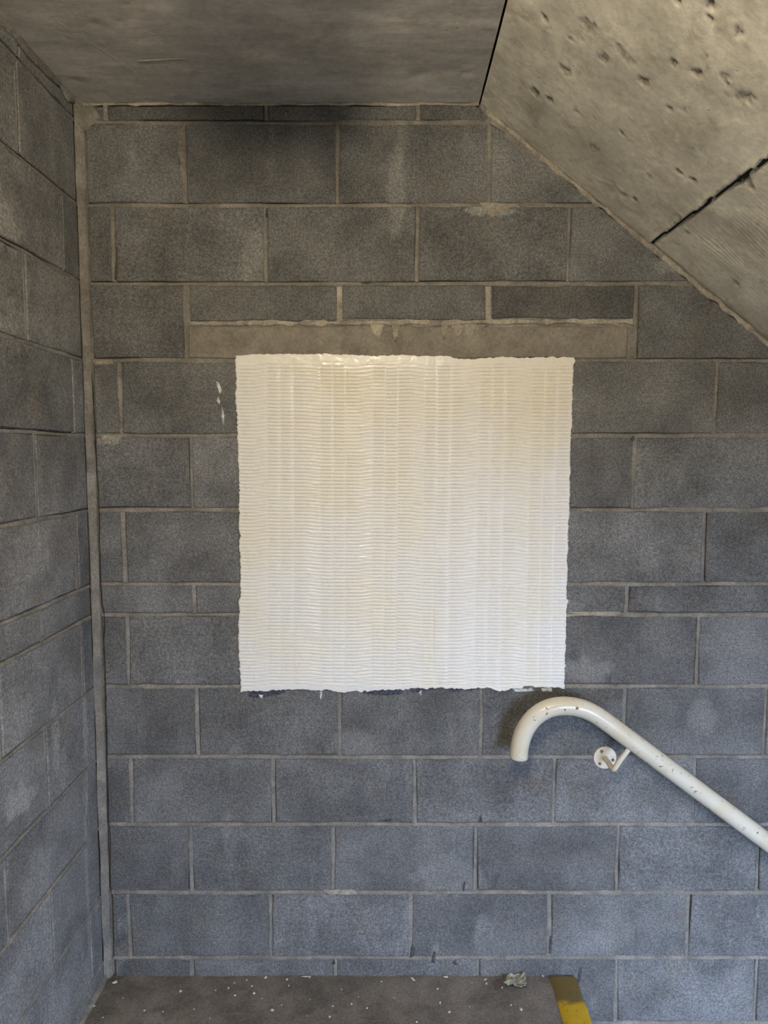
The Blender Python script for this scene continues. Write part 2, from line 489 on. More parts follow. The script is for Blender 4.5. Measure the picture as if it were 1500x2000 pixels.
U, Z = mortar_grid(-1.6, .02, -0.05, CEIL + .05, .010)
dep = .0130 + .0050 * fbm(U * 26, Z * 26, 13, 3)
wall_left = struct(grid_obj('wall_left', np.stack([XL - dep, U, Z], -1)[:, ::-1], M_MORTAR))
boxes('wall_core', [(XL - .24, XL - .03, REAR_Y, .23, -1.7, CEIL + .3)], M_MORTAR, wall_left)
boxes('plaster', [(XL - .028, XL, REAR_Y, -1.6, -.05, CEIL)], M_PLASTER, wall_left)

# courses: bed joints (z) and head joints (x) of the back wall
ZJ = [2.705, 2.651, 2.4155, 2.189, 1.963, 1.738, 1.512, 1.282, 1.186, .9586, .7306, .509, .282, .0613, -.164, -.389, -.614, -.839, -1.064]
HJ = {0: (-.831, -.359, .087, .54), 1: (-.603, -.151, .298, .748), 2: (-.818, -.366, .085, .535, .985), 3: (-.609, .742, 1.192),
      4: (-.812, -.362, .090, .540, .990), 5: (-.601, -.151, .296, .746), 6: (-.815, -.365, .075, .519, .969), 7: (-.603, -.153, .286, .736),
      8: (-.812, -.362, .08, .512, .962), 9: (-.602, -.153, .289, .736, 1.181), 10: (-.815, -.366, .081, .522, .964),
      11: (-.632, -.178, .276, .729, 1.178), 12: (-.836, -.380, .069, .515, .962), 13: (-.637, -.174, .286, .737, 1.190),
      14: (-.83, -.38, .07, .52, .97), 15: (-.60, -.15, .29, .74, 1.19), 16: (-.83, -.38, .07, .52, .97), 17: (-.60, -.15, .29, .74, 1.19)}
JW = .0115
PANEL = (W(463, 1000)[0], W(1110, 1000)[0], W(760, 1346)[2], W(760, 697)[2])
# soffit edge as a half plane  a*x + b*z <= c
na, nb = -SN[0], -SN[2]
nc_ = na * S0[0] + nb * S0[2] - .016
for ci in range(len(ZJ) - 1):
    zt, zb = ZJ[ci], ZJ[ci + 1]
    js = list(HJ[ci])
    while js[-1] < 2.2: js.append(js[-1] + .45)
    xs = [-.889 - JW / 2] + js
    for a, b in zip(xs[:-1], xs[1:]):
        if ci == 3 and abs(a + .609) < .01: continue                    # lintel bay, below
        top = zt - (.009 if ci == 0 else JW / 2)
        poly = [(a + JW / 2, zb + JW / 2), (b - JW / 2, zb + JW / 2), (b - JW / 2, top), (a + JW / 2, top)]
        j = .0035
        poly = [(p[0] + RND.uniform(-j, j), p[1] + RND.uniform(-.0018, .0018)) for p in poly]
        if a > PANEL[0] and b < PANEL[1] and zb > PANEL[2] and zt < PANEL[3]: continue   # wholly behind the white panel
        if zt < -.02 and b < LAND_X - .05: continue                     # wholly under the landing
        poly = clip(poly, na, nb, nc_)
        if len(poly) < 3: continue
        ar = abs(sum(poly[i][0] * poly[(i + 1) % len(poly)][1] - poly[(i + 1) % len(poly)][0] * poly[i][1] for i in range(len(poly)))) / 2
        if ar < .0006: continue
        slab_piece('block', poly, RND.uniform(-.0008, .0016), M_BRICK if ci == 0 else M_BLOCK, wall_back, wallto)

# the mortar joints themselves: bed joints run through, head joints stand between blocks
def soffit_x(z): return (nc_ + .004 - nb * z) / na
for ci in range(1, len(ZJ) - 1):
    z = ZJ[ci]; xe_ = min(2.3, soffit_x(z)) if z > 1.0 else min(2.3, soffit_x(z))
    xs_ = -.889 if z > -.02 else LAND_X - .05
    joint('bed_joint', (xs_, 0, z), (xe_, 0, z), (0, 0, 1), (0, -1, 0), JW, M_MORTAR, wall_back, 400 + ci)
for ci in range(len(ZJ) - 1):
    js = list(HJ[ci])
    while js[-1] < 2.1: js.append(js[-1] + .45)
    zb, zt = ZJ[ci + 1] + .004, ZJ[ci] - .004
    for k, x in enumerate(js):
        if zt < -.02 and x < LAND_X - .05: continue
        if PANEL[0] + .02 < x < PANEL[1] - .02 and zb > PANEL[2] and zt < PANEL[3]: continue
        zt_ = min(zt, (nc_ - na * x) / nb)
        if zt_ - zb < .015: continue
        joint('head_joint', (x, 0, zt_), (x, 0, zb), (1, 0, 0), (0, -1, 0), JW, M_MORTAR, wall_back, 440 + ci * 13 + k, deep=.0045)

# lintel bay: three dark half-height bricks over a pale concrete lintel
for (xa, xb, ya, yb) in ((372, 657, 558, 626), (669, 948, 558, 624), (961, 1240, 558, 622)):
    p = W(xa, yb), W(xb, ya)
    slab_piece('brick', [(p[0][0], p[0][2]), (p[1][0], p[0][2]), (p[1][0], p[1][2]), (p[0][0], p[1][2])], .0005, M_BRICK, wall_back, wallto, jit=.003, seg=.06)
boxes('mortar_bed', [(-.615, .742, .0030, .03, 1.955, 2.189)], M_MORTAR, wall_back)
p = W(369, 699), W(1226, 638)
lint = slab_piece('lintel', [(p[0][0], p[0][2]), (p[1][0], p[0][2]), (p[1][0], p[1][2]), (p[0][0], p[1][2])], .0025, M_LINTEL, wall_back, wallto, jit=.0022, seg=.07)
lint['label'] = 'pale beige concrete lintel above the white panel'

# mortar beads and smears on the back wall
def wl(px, py): q = W(px, py); return (q[0], q[2])
def bead(px0, py0, px1, py1, w, h, mat=M_PALEMORTAR, name='mortar_bead', seed=0, **k):
    a, b = W(px0, py0), W(px1, py1)
    d = (b - a) / np.linalg.norm(b - a); ac = np.cross(d, (0, -1, 0))
    return ribbon(name, a, b, ac, (0, -1, 0), w, h, mat, wall_back, seed=seed, **k)
bead(372, 632, 1236, 628, .013, .0012, seed=3, wj=1.1, noise_s=40)
for k, px in enumerate((663, 954)):
    a = W(px, 560); b = W(px, 628)
    joint('head_joint', a, b, (1, 0, 0), (0, -1, 0), .016, M_PALEMORTAR, wall_back, 980 + k, deep=.002)
bead(160, 203, 935, 203, .008, .0020, seed=5, wj=1.0)
# bead under the sloping soffit
a, b = S0 + SD * .01, S0 + SD * 2.3
ribbon('mortar_bead', a - SN * -.008, b - SN * -.008, SN, (0, -1, 0), .015, .005, M_PALEMORTAR, wall_back, seed=11, wj=1.1, noise_s=32)
patch('mortar_smear', [wl(945, 208), wl(968, 222), wl(1030, 276), wl(1048, 296), wl(1036, 310), wl(1018, 300), wl(995, 275), wl(975, 252), wl(950, 240)], wallto, M_MORTAR, wall_back, .003, .003, 4)
patch('mortar_smear', [wl(936, 396), wl(1010, 398), wl(1022, 405), wl(985, 412), wl(960, 424), wl(950, 412)], wallto, M_PALEMORTAR, wall_back, .0018, .003, 5)
patch('mortar_smear', [wl(180, 704), wl(220, 703), wl(224, 711), wl(184, 712)], wallto, M_PALEMORTAR, wall_back, .002, .002, 7)
patch('mortar_smear', [wl(192, 850), wl(240, 849), wl(238, 859), wl(196, 862)], wallto, M_PALEMORTAR, wall_back, .002, .002, 8)
patch('mortar_smear', [wl(148, 205), wl(182, 204), wl(196, 228), wl(170, 258), wl(150, 250)], wallto, M_MORTAR, wall_back, .006, .003, 9)
patch('mortar_smear', [wl(345, 250), wl(358, 246), wl(358, 360), wl(348, 330)], wallto, M_MORTAR, wall_back, .002, .003, 10)
for k, (x0, w0, y1) in enumerate(((722, 30, 664), (765, 16, 672), (860, 14, 668), (880, 30, 662), (905, 26, 668), (925, 24, 656))):
    patch('mortar_smear', [wl(x0, 634), wl(x0 + w0, 634), wl(x0 + w0 * .7, y1 - 8), wl(x0 + w0 * .5, y1), wl(x0 + w0 * .25, y1 - 10)], wallto, M_PALEMORTAR, wall_back, .0018, .002, 20 + k, base=.0028)
patch('mortar_smear', [wl(630, 1738), wl(690, 1737), wl(700, 1746), wl(640, 1748)], wallto, M_PALEMORTAR, wall_back, .0016, .003, 40)
patch('mortar_smear', [wl(1085, 1197), wl(1210, 1193), wl(1212, 1202), wl(1090, 1206)], wallto, M_PALEMORTAR, wall_back, .0014, .003, 41)

# cracks and knocks in the blocks
M_MARK = mat_simple('dark_knock', (.062, .060, .057), .95, .4, 150)
def mark(outl, seed, jit=.0012):
    patch('dark_mark', [wl(*p) for p in outl], wallto, M_MARK, wall_back, .0006, jit, seed, 3, base=.0012)
mark([(903, 1738), (906, 1720), (909, 1722), (907, 1740)], 501)
mark([(842, 1880), (846, 1858), (852, 1858), (849, 1882)], 502)
mark([(882, 1880), (890, 1872), (893, 1886), (886, 1884)], 503)
mark([(1126, 1916), (1132, 1890), (1137, 1888), (1134, 1912), (1128, 1928)], 504)
mark([(746, 1604), (757, 1598), (768, 1601), (757, 1605)], 505)
mark([(934, 1606), (938, 1590), (942, 1604)], 506)
mark([(1230, 858), (1236, 850), (1240, 858), (1234, 864)], 507)
mark([(444, 872), (448, 872), (447, 876)], 508)
mark([(1072, 1862), (1074, 1828), (1077, 1828), (1076, 1862)], 509)
mark([(518, 424), (519, 408), (523, 408), (522, 424)], 510)
mark([(801, 1870), (804, 1846), (811, 1850), (808, 1868)], 511)
mark([(704, 552), (716, 549), (728, 551), (716, 555)], 512)
mark([(648, 1884), (652, 1872), (655, 1882)], 513)
mark([(224, 546), (228, 480), (231, 481), (230, 548)], 514)
# a fine crack wandering down beside the corner
cr = [(176, 700), (184, 800), (186, 860), (190, 930), (194, 1000), (194, 1060), (196, 1130), (199, 1180), (204, 1200), (203, 1260), (206, 1330), (207, 1400), (209, 1500), (212, 1620), (214, 1760), (216, 1868)]
for k in range(len(cr) - 1):
    (xa, ya), (xb, yb) = cr[k], cr[k + 1]
    patch('crack', [wl(xa - .8, ya), wl(xa + .8, ya), wl((xa + xb) / 2 + 2, (ya + yb) / 2), wl(xb + .8, yb), wl(xb - .8, yb), wl((xa + xb) / 2 + .3, (ya + yb) / 2)], wallto, M_DARKGAP, wall_back, .0008, .0009, 520 + k, 4, base=.0012)

# left wall blocks (same courses)
LJ = {1: [(33, 215)], 2: [(122, 450)], 3: [(49, 570)], 4: [(142, 775)], 5: [(70, 930)], 6: [(150, 1070)], 7: [(81, 1217)], 8: [(161, 1290)],
      9: [(92, 1510)], 10: [(171, 1600)], 11: [(101, 1790)], 12: [(177, 1850)]}
for ci in range(0, 14):
    zt, zb = ZJ[ci], max(ZJ[ci + 1], -.045)
    y0 = L(*LJ[ci][0])[1] if ci in LJ else -.33
    js = [y0]
    while js[-1] > -1.6: js.append(js[-1] - .45)
    us = [-.024 + .0055] + js
    for a, b in zip(us[:-1], us[1:]):
        top = zt - (.009 if ci == 0 else .0055)
        poly = [(a - .0055, zb + .0055), (a - .0055, top), (max(b, -1.6) + .0055, top), (max(b, -1.6) + .0055, zb + .0055)]
        poly = [(q[0] + RND.uniform(-.002, .002), q[1] + RND.uniform(-.0022, .0022)) for q in poly]
        if abs(poly[0][0] - poly[2][0]) < .02: continue
        slab_piece('block', poly, RND.uniform(-.001, .0016), M_BLOCKL, wall_left, leftto)
    for k, y_ in enumerate(js[:-1]):
        joint('head_joint', (XL, y_, zt - .004), (XL, y_, zb + .004), (0, 1, 0), (1, 0, 0), .011, M_MORTAR, wall_left, 700 + ci * 7 + k, deep=.003)
    if ci: joint('bed_joint', (XL, -.02, zt), (XL, -1.6, zt), (0, 0, 1), (1, 0, 0), .011, M_MORTAR, wall_left, 660 + ci, deep=.0085)

# corner fillet and skirt fillets
ribbon('corner_mortar', (XL + .010, -.010, -.02), (XL + .010, -.010, CEIL), (.7071, .7071, 0), (.7071, -.7071, 0), .027, .0014, M_MORTAR, wall_left, seed=71, wj=.28, noise_s=9)
ribbon('ceiling_mortar', (XL + .004, -.03, CEIL - .006), (XL + .004, -1.6, CEIL - .006), (0, 0, 1), (1, 0, 0), .026, .005, M_MORTAR, wall_left, seed=72, wj=.9)
ribbon('skirt_mortar', (XL + .006, -.02, .006), (XL + .006, -1.6, .006), (.5, 0, -.86), (.86, 0, .5), .020, .005, M_MORTAR, wall_left, seed=73, wj=.4)

# ceiling
us = np.append(np.arange(XL - .02, S0[0] - .012, .012), S0[0] - .0035); ys = np.append(np.arange(-1.5, .02, .012), .02)
U, Yv = np.meshgrid(us, ys)
h = .0035 * fbm(U * 3, Yv * 14, 5, 3) + .002 * fbm(U * 18, Yv * 40, 6, 3)
for px, py, r, d in ((185, 45, .010, .005), (236, 44, .010, .005), (150, 158, .012, .005), (815, 150, .02, .004), (910, 145, .012, .004), (250, 10, .008, .004)):
    q = on_plane(px, py, (0, 0, CEIL), (0, 0, 1))
    h = h + d * np.exp(-((U - q[0]) ** 2 + (Yv - q[1]) ** 2) / r ** 2)
ceiling = struct(grid_obj('ceiling', np.stack([U, Yv, CEIL + h], -1)[::-1], M_CEIL))
boxes('ceiling_slab', [(XL - .24, S0[0] - .006, REAR_Y, .2, CEIL + .02, CEIL + .22), (XL - .24, S0[0] - .006, REAR_Y, -1.5, CEIL, CEIL + .02)], M_CEIL, ceiling)
a, b = on_plane(268, 119, (0, 0, CEIL), (0, 0, 1)), on_plane(362, 114, (0, 0, CEIL), (0, 0, 1))
ribbon('plaster_run', a, b, (0, 1, 0), (0, 0, -1), .005, .002, M_PALEMORTAR, ceiling, step=.006, seed=80, wj=.9)
a, b = on_plane(110, 40, (0, 0, CEIL), (0, 0, 1)), on_plane(268, 142, (0, 0, CEIL), (0, 0, 1))
ribbon('board_line', a, b, (.7, .7, 0), (0, 0, -1), .003, .0004, M_CEIL, ceiling, step=.01, seed=81, wj=.5)

# sloping soffit of the flight above (cast in two lifts with an open joint)
SOFF_W = 1.9
c2w = (S1 - S0)[0] / SD[0]                                               # joint at the wall, distance down the slope
q = on_plane(1500, 308, S0, SN)
c2s = ((q - S0) @ SD - c2w) / (-q[1])                                    # the joint runs slightly askew
SMAX = 4.2
ss = np.concatenate([np.arange(.0025, 1.5, .0055), np.arange(1.5, SMAX, .05)]); ys = np.concatenate([np.arange(-SOFF_W, -1.1, .03), np.arange(-1.1, .012, .0055), [.014]])
Sg, Yg = np.meshgrid(ss, ys)
hh = .004 * fbm(Sg * 4, Yg * 4, 51, 3) + .0012 * fbm(Sg * 60, Yg * 60, 55, 3)
PITS = [(1066, 38, 9, 6), (1150, 51, 16, 4), (1114, 75, 6, 5), (1139, 77, 4, 4), (1179, 114, 11, 5), (1215, 101, 13, 4), (1231, 118, 10, 3), (1103, 138, 13, 5),
        (1259, 161, 13, 6), (1318, 124, 7, 6), (1362, 142, 10, 6), (1416, 150, 9, 4), (1420, 167, 4, 5), (1455, 189, 15, 5), (1044, 182, 11, 6), (1075, 196, 11, 6),
        (1308, 213, 6, 5), (1338, 216, 9, 3), (1215, 260, 6, 6), (1325, 336, 10, 6), (1352, 352, 9, 7), (1159, 290, 14, 3), (1240, 392, 8, 6), (1217, 381, 8, 4),
        (1201, 364, 7, 4), (1268, 346, 9, 3), (1124, 217, 5, 4), (1388, 38, 7, 7), (1388, 8, 9, 6), (1443, 63, 9, 5), (1435, 556, 11, 4), (1450, 352, 12, 9), (1462, 368, 9, 8),
        (1440, 362, 8, 7), (1382, 108, 4, 5), (1160, 250, 5, 3), (1111, 250, 6, 3), (1340, 460, 6, 4), (1352, 450, 4, 4), (1323, 2, 5, 5), (1255, 310, 4, 3), (1421, 188, 5, 4), (1330, 420, 7, -4), (1160, 232, 4, 4)]
wob = fbm(Sg * 120, Yg * 120, 57, 2); wob2 = fbm(Sg * 170, Yg * 170, 67, 2); pit = np.zeros_like(Sg)
for px, py, r, d in PITS:
    q = on_plane(px, py, S0, SN); s0 = (q - S0) @ SD; m = .00125
    dd = np.sqrt((Sg - s0) ** 2 + (Yg - q[1]) ** 2) / (r * m) + wob * 1.6
    mk = sstep(1.15, .55, dd * 1.05); pit = np.maximum(pit, mk * min(1, abs(d) / 6)); hh = hh - d * .00055 * mk * (.6 + 1.2 * (wob2 + .5))
# shallow curved trowel ridges
for (x0, y0, x1, y1, hgt) in ((1310, 75, 1300, 20, 1), (1170, 352, 1215, 372, 1), (1400, 250, 1440, 240, .8), (1390, 5, 1390, 58, -1.4), (1395, 58, 1440, 40, 1)):
    qa, qb = on_plane(x0, y0, S0, SN), on_plane(x1, y1, S0, SN)
    A = np.array([(qa - S0) @ SD, qa[1]]); B = np.array([(qb - S0) @ SD, qb[1]]); ab = B - A
    t = np.clip(((Sg - A[0]) * ab[0] + (Yg - A[1]) * ab[1]) / (ab @ ab), 0, 1)
    dd = np.hypot(Sg - A[0] - t * ab[0], Yg - A[1] - t * ab[1] + .006 * np.sin(t * 3.1))
    hh = hh + .0016 * hgt * np.exp(-(dd / .006) ** 2)
ln = c2w + c2s * (-Yg) + .006 * fbm(Yg * 22, Yg * 0, 58, 3) + .004 * fbm(Yg * 90, Yg * 0, 59, 2)
hh = hh - .006 * sstep(0, .004, Sg - ln)                                 # second lift sits a little higher
gw = .006 + .005 * fbm(Yg * 30, Yg * 0, 60, 3)
hh = hh - .038 * sstep(-.001, .002, Sg - ln) * (1 - sstep(gw, gw + .003, Sg - ln))
hh = hh + .0025 * np.exp(-((Sg - ln + .006) / .005) ** 2)                # thin lip
bm_ = sstep(.03, .10, Sg - ln) * sstep(.5, .25, Sg - ln) * sstep(-.05, -.20, Yg)
hh = hh + bm_ * .0010 * np.sin((Yg + .02 * fbm(Sg * 8, Yg * 8, 61, 2)) * 2 * math.pi / .009)   # saw marks of the shuttering
Pq = S0[None, None] + Sg[..., None] * SD + Yg[..., None] * np.array([0, 1, 0]) + hh[..., None] * SN
soffit = struct(grid_obj('ceiling_soffit', Pq, M_SOFFIT))
at = soffit.data.attributes.new('aggregate', 'FLOAT', 'POINT'); at.data.foreach_set('value', pit.reshape(-1).astype(np.float32))
up = -SN
# dark strip painting in the shade deep inside the open joint between lifts
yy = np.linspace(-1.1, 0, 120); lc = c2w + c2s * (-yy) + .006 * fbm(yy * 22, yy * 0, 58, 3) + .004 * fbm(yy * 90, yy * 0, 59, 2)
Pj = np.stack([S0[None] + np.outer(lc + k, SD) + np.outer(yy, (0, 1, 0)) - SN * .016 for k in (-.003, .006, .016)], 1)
grid_obj('joint_dark_strip', Pj, M_DARKGAP, soffit)
V = []
for s_ in (.006, SMAX):
    for y_ in (-SOFF_W + .002, .01):
        for t_ in (.045, .20):
            V.append(S0 + SD * s_ + np.array([0, y_, 0]) + up * t_)
mesh_obj('stair_slab', V, [(0, 1, 3, 2), (4, 6, 7, 5), (0, 2, 6, 4), (1, 5, 7, 3), (0, 4, 5, 1), (2, 3, 7, 6)], M_SOFFIT, soffit)
# edge of the flight above, seen from the well
V = []
for s_ in (.006, SMAX):
    for y_ in (-SOFF_W - .01, -SOFF_W + .004):
        for t_ in (0, .20):
            V.append(S0 + SD * s_ + np.array([0, y_, 0]) + up * t_)
mesh_obj('stair_edge', V, [(0, 1, 3, 2), (4, 6, 7, 5), (0, 2, 6, 4), (1, 5, 7, 3), (0, 4, 5, 1), (2, 3, 7, 6)], M_SOFFIT, soffit)
# dark open joint between ceiling and soffit
boxes('joint_dark_strip', [(S0[0] - .02, S0[0] + .03, -SOFF_W, .02, CEIL + .035, CEIL + .05)], M_DARKGAP, ceiling)

# landing and the flight going down
us = np.append(np.arange(XL - .01, LAND_X, .014), LAND_X); ys = np.append(np.arange(-1.2, .004, .014), .004)
U, Yv = np.meshgrid(us, ys)
h = .004 * fbm(U * 6, Yv * 6, 91, 3) + .0025 * fbm(U * 24, Yv * 24, 92, 3) + .006 * sstep(-.05, 0, Yv) * (fbm(U * 12, Yv * 0, 93, 3))
h = h * sstep(LAND_X, LAND_X - .10, U)
floor = struct(grid_obj('floor', np.stack([U, Yv, h - .001], -1), M_FLOOR))
boxes('landing_slab', [(XL, LAND_X, REAR_Y, 0, -.20, -.006), (XL, LAND_X, REAR_Y, -1.2, -.01, 0)], M_FLOOR, floor)
RISE, GO = .179, .24
for k in range(1, 9):
    boxes('step', [(LAND_X + (k - 1) * GO - .02, LAND_X + k * GO, -1.3, 0, -k * RISE - .16, -k * RISE)], M_FLOOR, floor)
boxes('lower_floor', [(XL, X1, REAR_Y, 0, -1.85, -9 * RISE)], M_FLOOR, floor)

# the rest of the stairwell, behind and beside the viewer
TOP = CEIL + .2
boxes_rear = [(XL - .24, OPEN[0], REAR_Y - .2, REAR_Y, -1.85, TOP), (OPEN[1], X1, REAR_Y - .2, REAR_Y, -1.85, TOP),
              (OPEN[0], OPEN[1], REAR_Y - .2, REAR_Y, OPEN[3], TOP), (OPEN[0], OPEN[1], REAR_Y - .2, REAR_Y, -1.85, OPEN[2])]
struct(boxes('wall_rear', boxes_rear, M_PLASTER))
struct(boxes('wall_right', [(X1, X1 + .2, REAR_Y - .2, .23, -1.85, TOP)], M_PLASTER))
boxes('upper_slab', [(S0[0] + .05, X1, REAR_Y, .2, TOP + .0, TOP + .15)], M_CEIL, ceiling)
struct(boxes('floor_outside', [(-12, 14, -30, REAR_Y - .2, -2.0, -1.85)], M_DARKGAP))

# ------------------------------------------------------------------ white ribbed panel
def build_panel():
    NRIB = 95
    rows = NRIB * 9
    edges_px = [463, 494.5, 521.5, 547, 573, 598, 625.5, 650, 675, 700, 727.5, 752, 777, 802, 828.5, 853, 880, 906, 934, 958.5, 985, 1010.5, 1036, 1062, 1086.5, 1116]
    kind = [0, 1, 0, 0, 0, 1, 0, 0, 0, 1, 0, 0, 0, 1, 0, 0, 0, 1, 0, 0, 0, 1, 0, 0, 0]
    tb = (np.array(edges_px) - 463) / (1116 - 463.)
    # column samples: 10 per cell, plus the two rims
    tcol = []
    for a, b in zip(tb[:-1], tb[1:]): tcol += list(a + (b - a) * np.linspace(0, 1, 11)[:-1])
    tcol.append(1.0); tcol = np.array(tcol)
    trow = np.linspace(0, 1, rows + 1)                                  # 0 = bottom
    T, R = np.meshgrid(tcol, trow)
    # borders (world x / z) measured along each side
    def prof(vals, t, k): pts = np.array([W(*v)[k] for v in vals]); return np.interp(t, np.linspace(0, 1, len(pts)), pts)
    lx = prof([(470, 1348), (467, 1260), (470, 1130), (468, 1010), (467, 920), (462, 800), (461, 698)], R, 0)
    rx = prof([(1101, 1344), (1104, 1240), (1106, 1130), (1110, 1010), (1112, 920), (1116, 800), (1119, 698)], R, 0)
    bz = prof([(470, 1350), (560, 1346), (640, 1346), (690, 1350), (760, 1346), (850, 1343), (930, 1342), (990, 1345), (1050, 1342), (1100, 1341)], T, 2)
    tz = prof([(462, 694), (520, 693), (565, 690), (640, 694), (700, 696), (760, 693), (850, 697), (930, 702), (1000, 699), (1060, 698), (1119, 701)], T, 2)
    H = 1.0
    lx = lx + .008 * fbm(R * 34, R * 0, 101, 4) + .006 * fbm(R * 170, R * 0, 102, 3)
    rx = rx + .005 * fbm(R * 30, R * 0, 103, 4) + .0055 * fbm(R * 160, R * 0, 104, 3)
    rx = rx + .007 * np.exp(-((R - .988) / .008) ** 2) + .006 * np.exp(-((R - .272) / .006) ** 2)
    bz = bz + .016 * fbm(T * 26, T * 0, 105, 4) + .008 * fbm(T * 120, T * 0, 106, 3)
    tz = tz + .010 * fbm(T * 24, T * 0, 107, 4) + .006 * fbm(T * 110, T * 0, 108, 3)
    # inside the panel the grid is regular; only the rims follow the ragged outline
    lx0 = prof([(470, 1348), (465, 1000), (462, 698)], R, 0); rx0 = prof([(1102, 1344), (1110, 1000), (1118, 698)], R, 0)
    kx = sstep(.03, 0, T); kX = sstep(.97, 1, T); kz = sstep(.03, 0, R); kZ = sstep(.97, 1, R)
    X = lx0 + (rx0 - lx0) * T + (lx - lx0) * kx + (rx - rx0) * kX
    zb0, zt0 = W(760, 1346)[2], W(760, 696)[2]
    Zz = zb0 + (zt0 - zb0) * R + (bz - zb0) * kz + (tz - zt0) * kZ
    # ribs
    ph0 = R * NRIB
    def groove(ph):                                                     # 1 in the furrow under each rib, 0 on its face
        f = ph - np.floor(ph); d = np.minimum(np.abs(f - .2), 1 - np.abs(f - .2))
        return np.exp(-(d / .15) ** 2)
    def pillow(ph):
        f = ph - .2 - np.floor(ph - .2)
        return np.sin(np.pi * f) ** 2
    Hh = np.zeros_like(T)
    group_ph = {}
    ncell = len(kind); phs = np.zeros(ncell); cur = 0.0
    for c in range(ncell):
        if kind[c]: cur += RND.uniform(.40, .60)
        phs[c] = cur + RND.uniform(-.09, .09)
    for c in range(ncell):
        a, b = tb[c], tb[c + 1]
        m = (T >= a) & (T <= b) if c == ncell - 1 else (T >= a) & (T < b)
        s = np.clip((T - a) / (b - a), 0, 1)
        wob = .30 * fbm(R * 14, s * 1.2 + c, 120 + c, 2)
        if not kind[c]:
            win = sstep(.02, .22, s) * sstep(.98, .78, s)
            pc = ph0 + phs[c] + wob * .45
            hc = .85 - .30 * (1 - win) + (.22 * pillow(pc) - 1.0 * groove(pc)) * win
            amp = 1 - .55 * sstep(.10, .30, fbm(R * 9 + 7 * c, T * 5, 140, 3))
        else:
            pl_, pr_ = phs[c - 1], phs[min(c + 1, ncell - 1)]
            jl = 1.1 * (_hash(np.floor(ph0 + pl_).astype(np.int64), np.int64(c) + 0 * np.floor(ph0).astype(np.int64), 5) - .5)
            jr = 1.1 * (_hash(np.floor(ph0 + pr_).astype(np.int64), np.int64(c) + 0 * np.floor(ph0).astype(np.int64), 6) - .5)
            dirn = 1 if (c // 4) % 2 else -1
            A = groove(ph0 + pl_ + wob * .5 + (.28 * dirn + jl) * s) * (1 - s) ** .6 * sstep(1, .8, s)
            B = groove(ph0 + pr_ + wob * .5 - (.28 * dirn + jr) * (1 - s)) * s ** .6 * sstep(0, .2, s)
            hc = .85 - .85 * np.maximum(A, B) + .14 * fbm(R * 130, T * 60, 150 + c, 2)
            amp = .9
        Hh = np.where(m, .85 + (hc - .85) * amp, Hh)
    # smooth trowelled margins and a few scraped places
    top = sstep(.985 + 0, .958, R + .016 * fbm(T * 14, T * 0, 160, 3)); bot = sstep(.004, .024, R + .022 * fbm(T * 13, T * 0, 161, 3))
    side = sstep(.002, .012, T) * sstep(.999, .990, T)
    mask = top * bot * side
    for (px, py, rx_, rz_) in ((790, 712, .05, .018), (690, 718, .05, .014), (705, 1328, .035, .012), (630, 1245, .06, .010), (850, 1255, .06, .008), (970, 1318, .03, .010), (600, 1232, .02, .02), (905, 735, .02, .03), (1020, 745, .02, .05)):
        q = W(px, py); mask = mask * (1 - .85 * np.exp(-((X - q[0]) / rx_) ** 2 - ((Zz - q[2]) / rz_) ** 2))
    lump = .0017 * fbm(X * 30, Zz * 30, 170, 4) + .0008 * fbm(X * 110, Zz * 110, 171, 2)
    hgt = .0078 + (Hh - .85) * .0036 * mask + lump * (1 - .85 * mask) + .0012 * fbm(X * 4, Zz * 4, 172, 2)
    # the butt joint between the two trowelled halves, and the groove at the right rim
    tj = (850.5 - 463) / 653.
    hgt = hgt - .0016 * np.exp(-((T - tj - .002 * fbm(R * 12, R * 0, 173, 2)) / .0018) ** 2) * sstep(.0, .2, R) + .0007 * (T > tj)
    hgt = hgt - .0030 * np.exp(-((T - .9925) / .0016) ** 2) * sstep(.93, .90, R) * (.6 + .8 * (fbm(R * 9, R * 0, 174, 2) + .5))
    # vertical seams between the cells
    P = np.stack([X, -hgt, Zz], -1)
    # rounded rim down to the wall
    def rim(P):
        top_ = P[-1:].copy(); bot_ = P[:1].copy()
        top_[..., 1] = .003; bot_[..., 1] = .003; top_[..., 2] += .0015; bot_[..., 2] -= .0015
        P = np.concatenate([bot_, P, top_], 0)
        l_ = P[:, :1].copy(); r_ = P[:, -1:].copy()
        l_[..., 1] = .003; r_[..., 1] = .003; l_[..., 0] -= .0015; r_[..., 0] += .0015
        return np.concatenate([l_, P, r_], 1)
    root = empty('ribbed_wall_panel', W(785, 1346))
    o = grid_obj('ribbed_coat', rim(P), M_PANEL, root)
    o.parent = root; o.matrix_parent_inverse = Matrix.Translation(-root.location)
    tag(root, 'white ribbed adhesive panel with ragged edges, square, in the middle of the block wall', 'wall panel')
    return root
panel = build_panel()
def panel_bit(outl, seed, jit=.0012, proud=.002):
    o = patch('paint_smear', [wl(*p) for p in outl], wallto, M_PAINT, panel, proud, jit, seed)
    o.matrix_parent_inverse = Matrix.Translation(-panel.location)
    return o
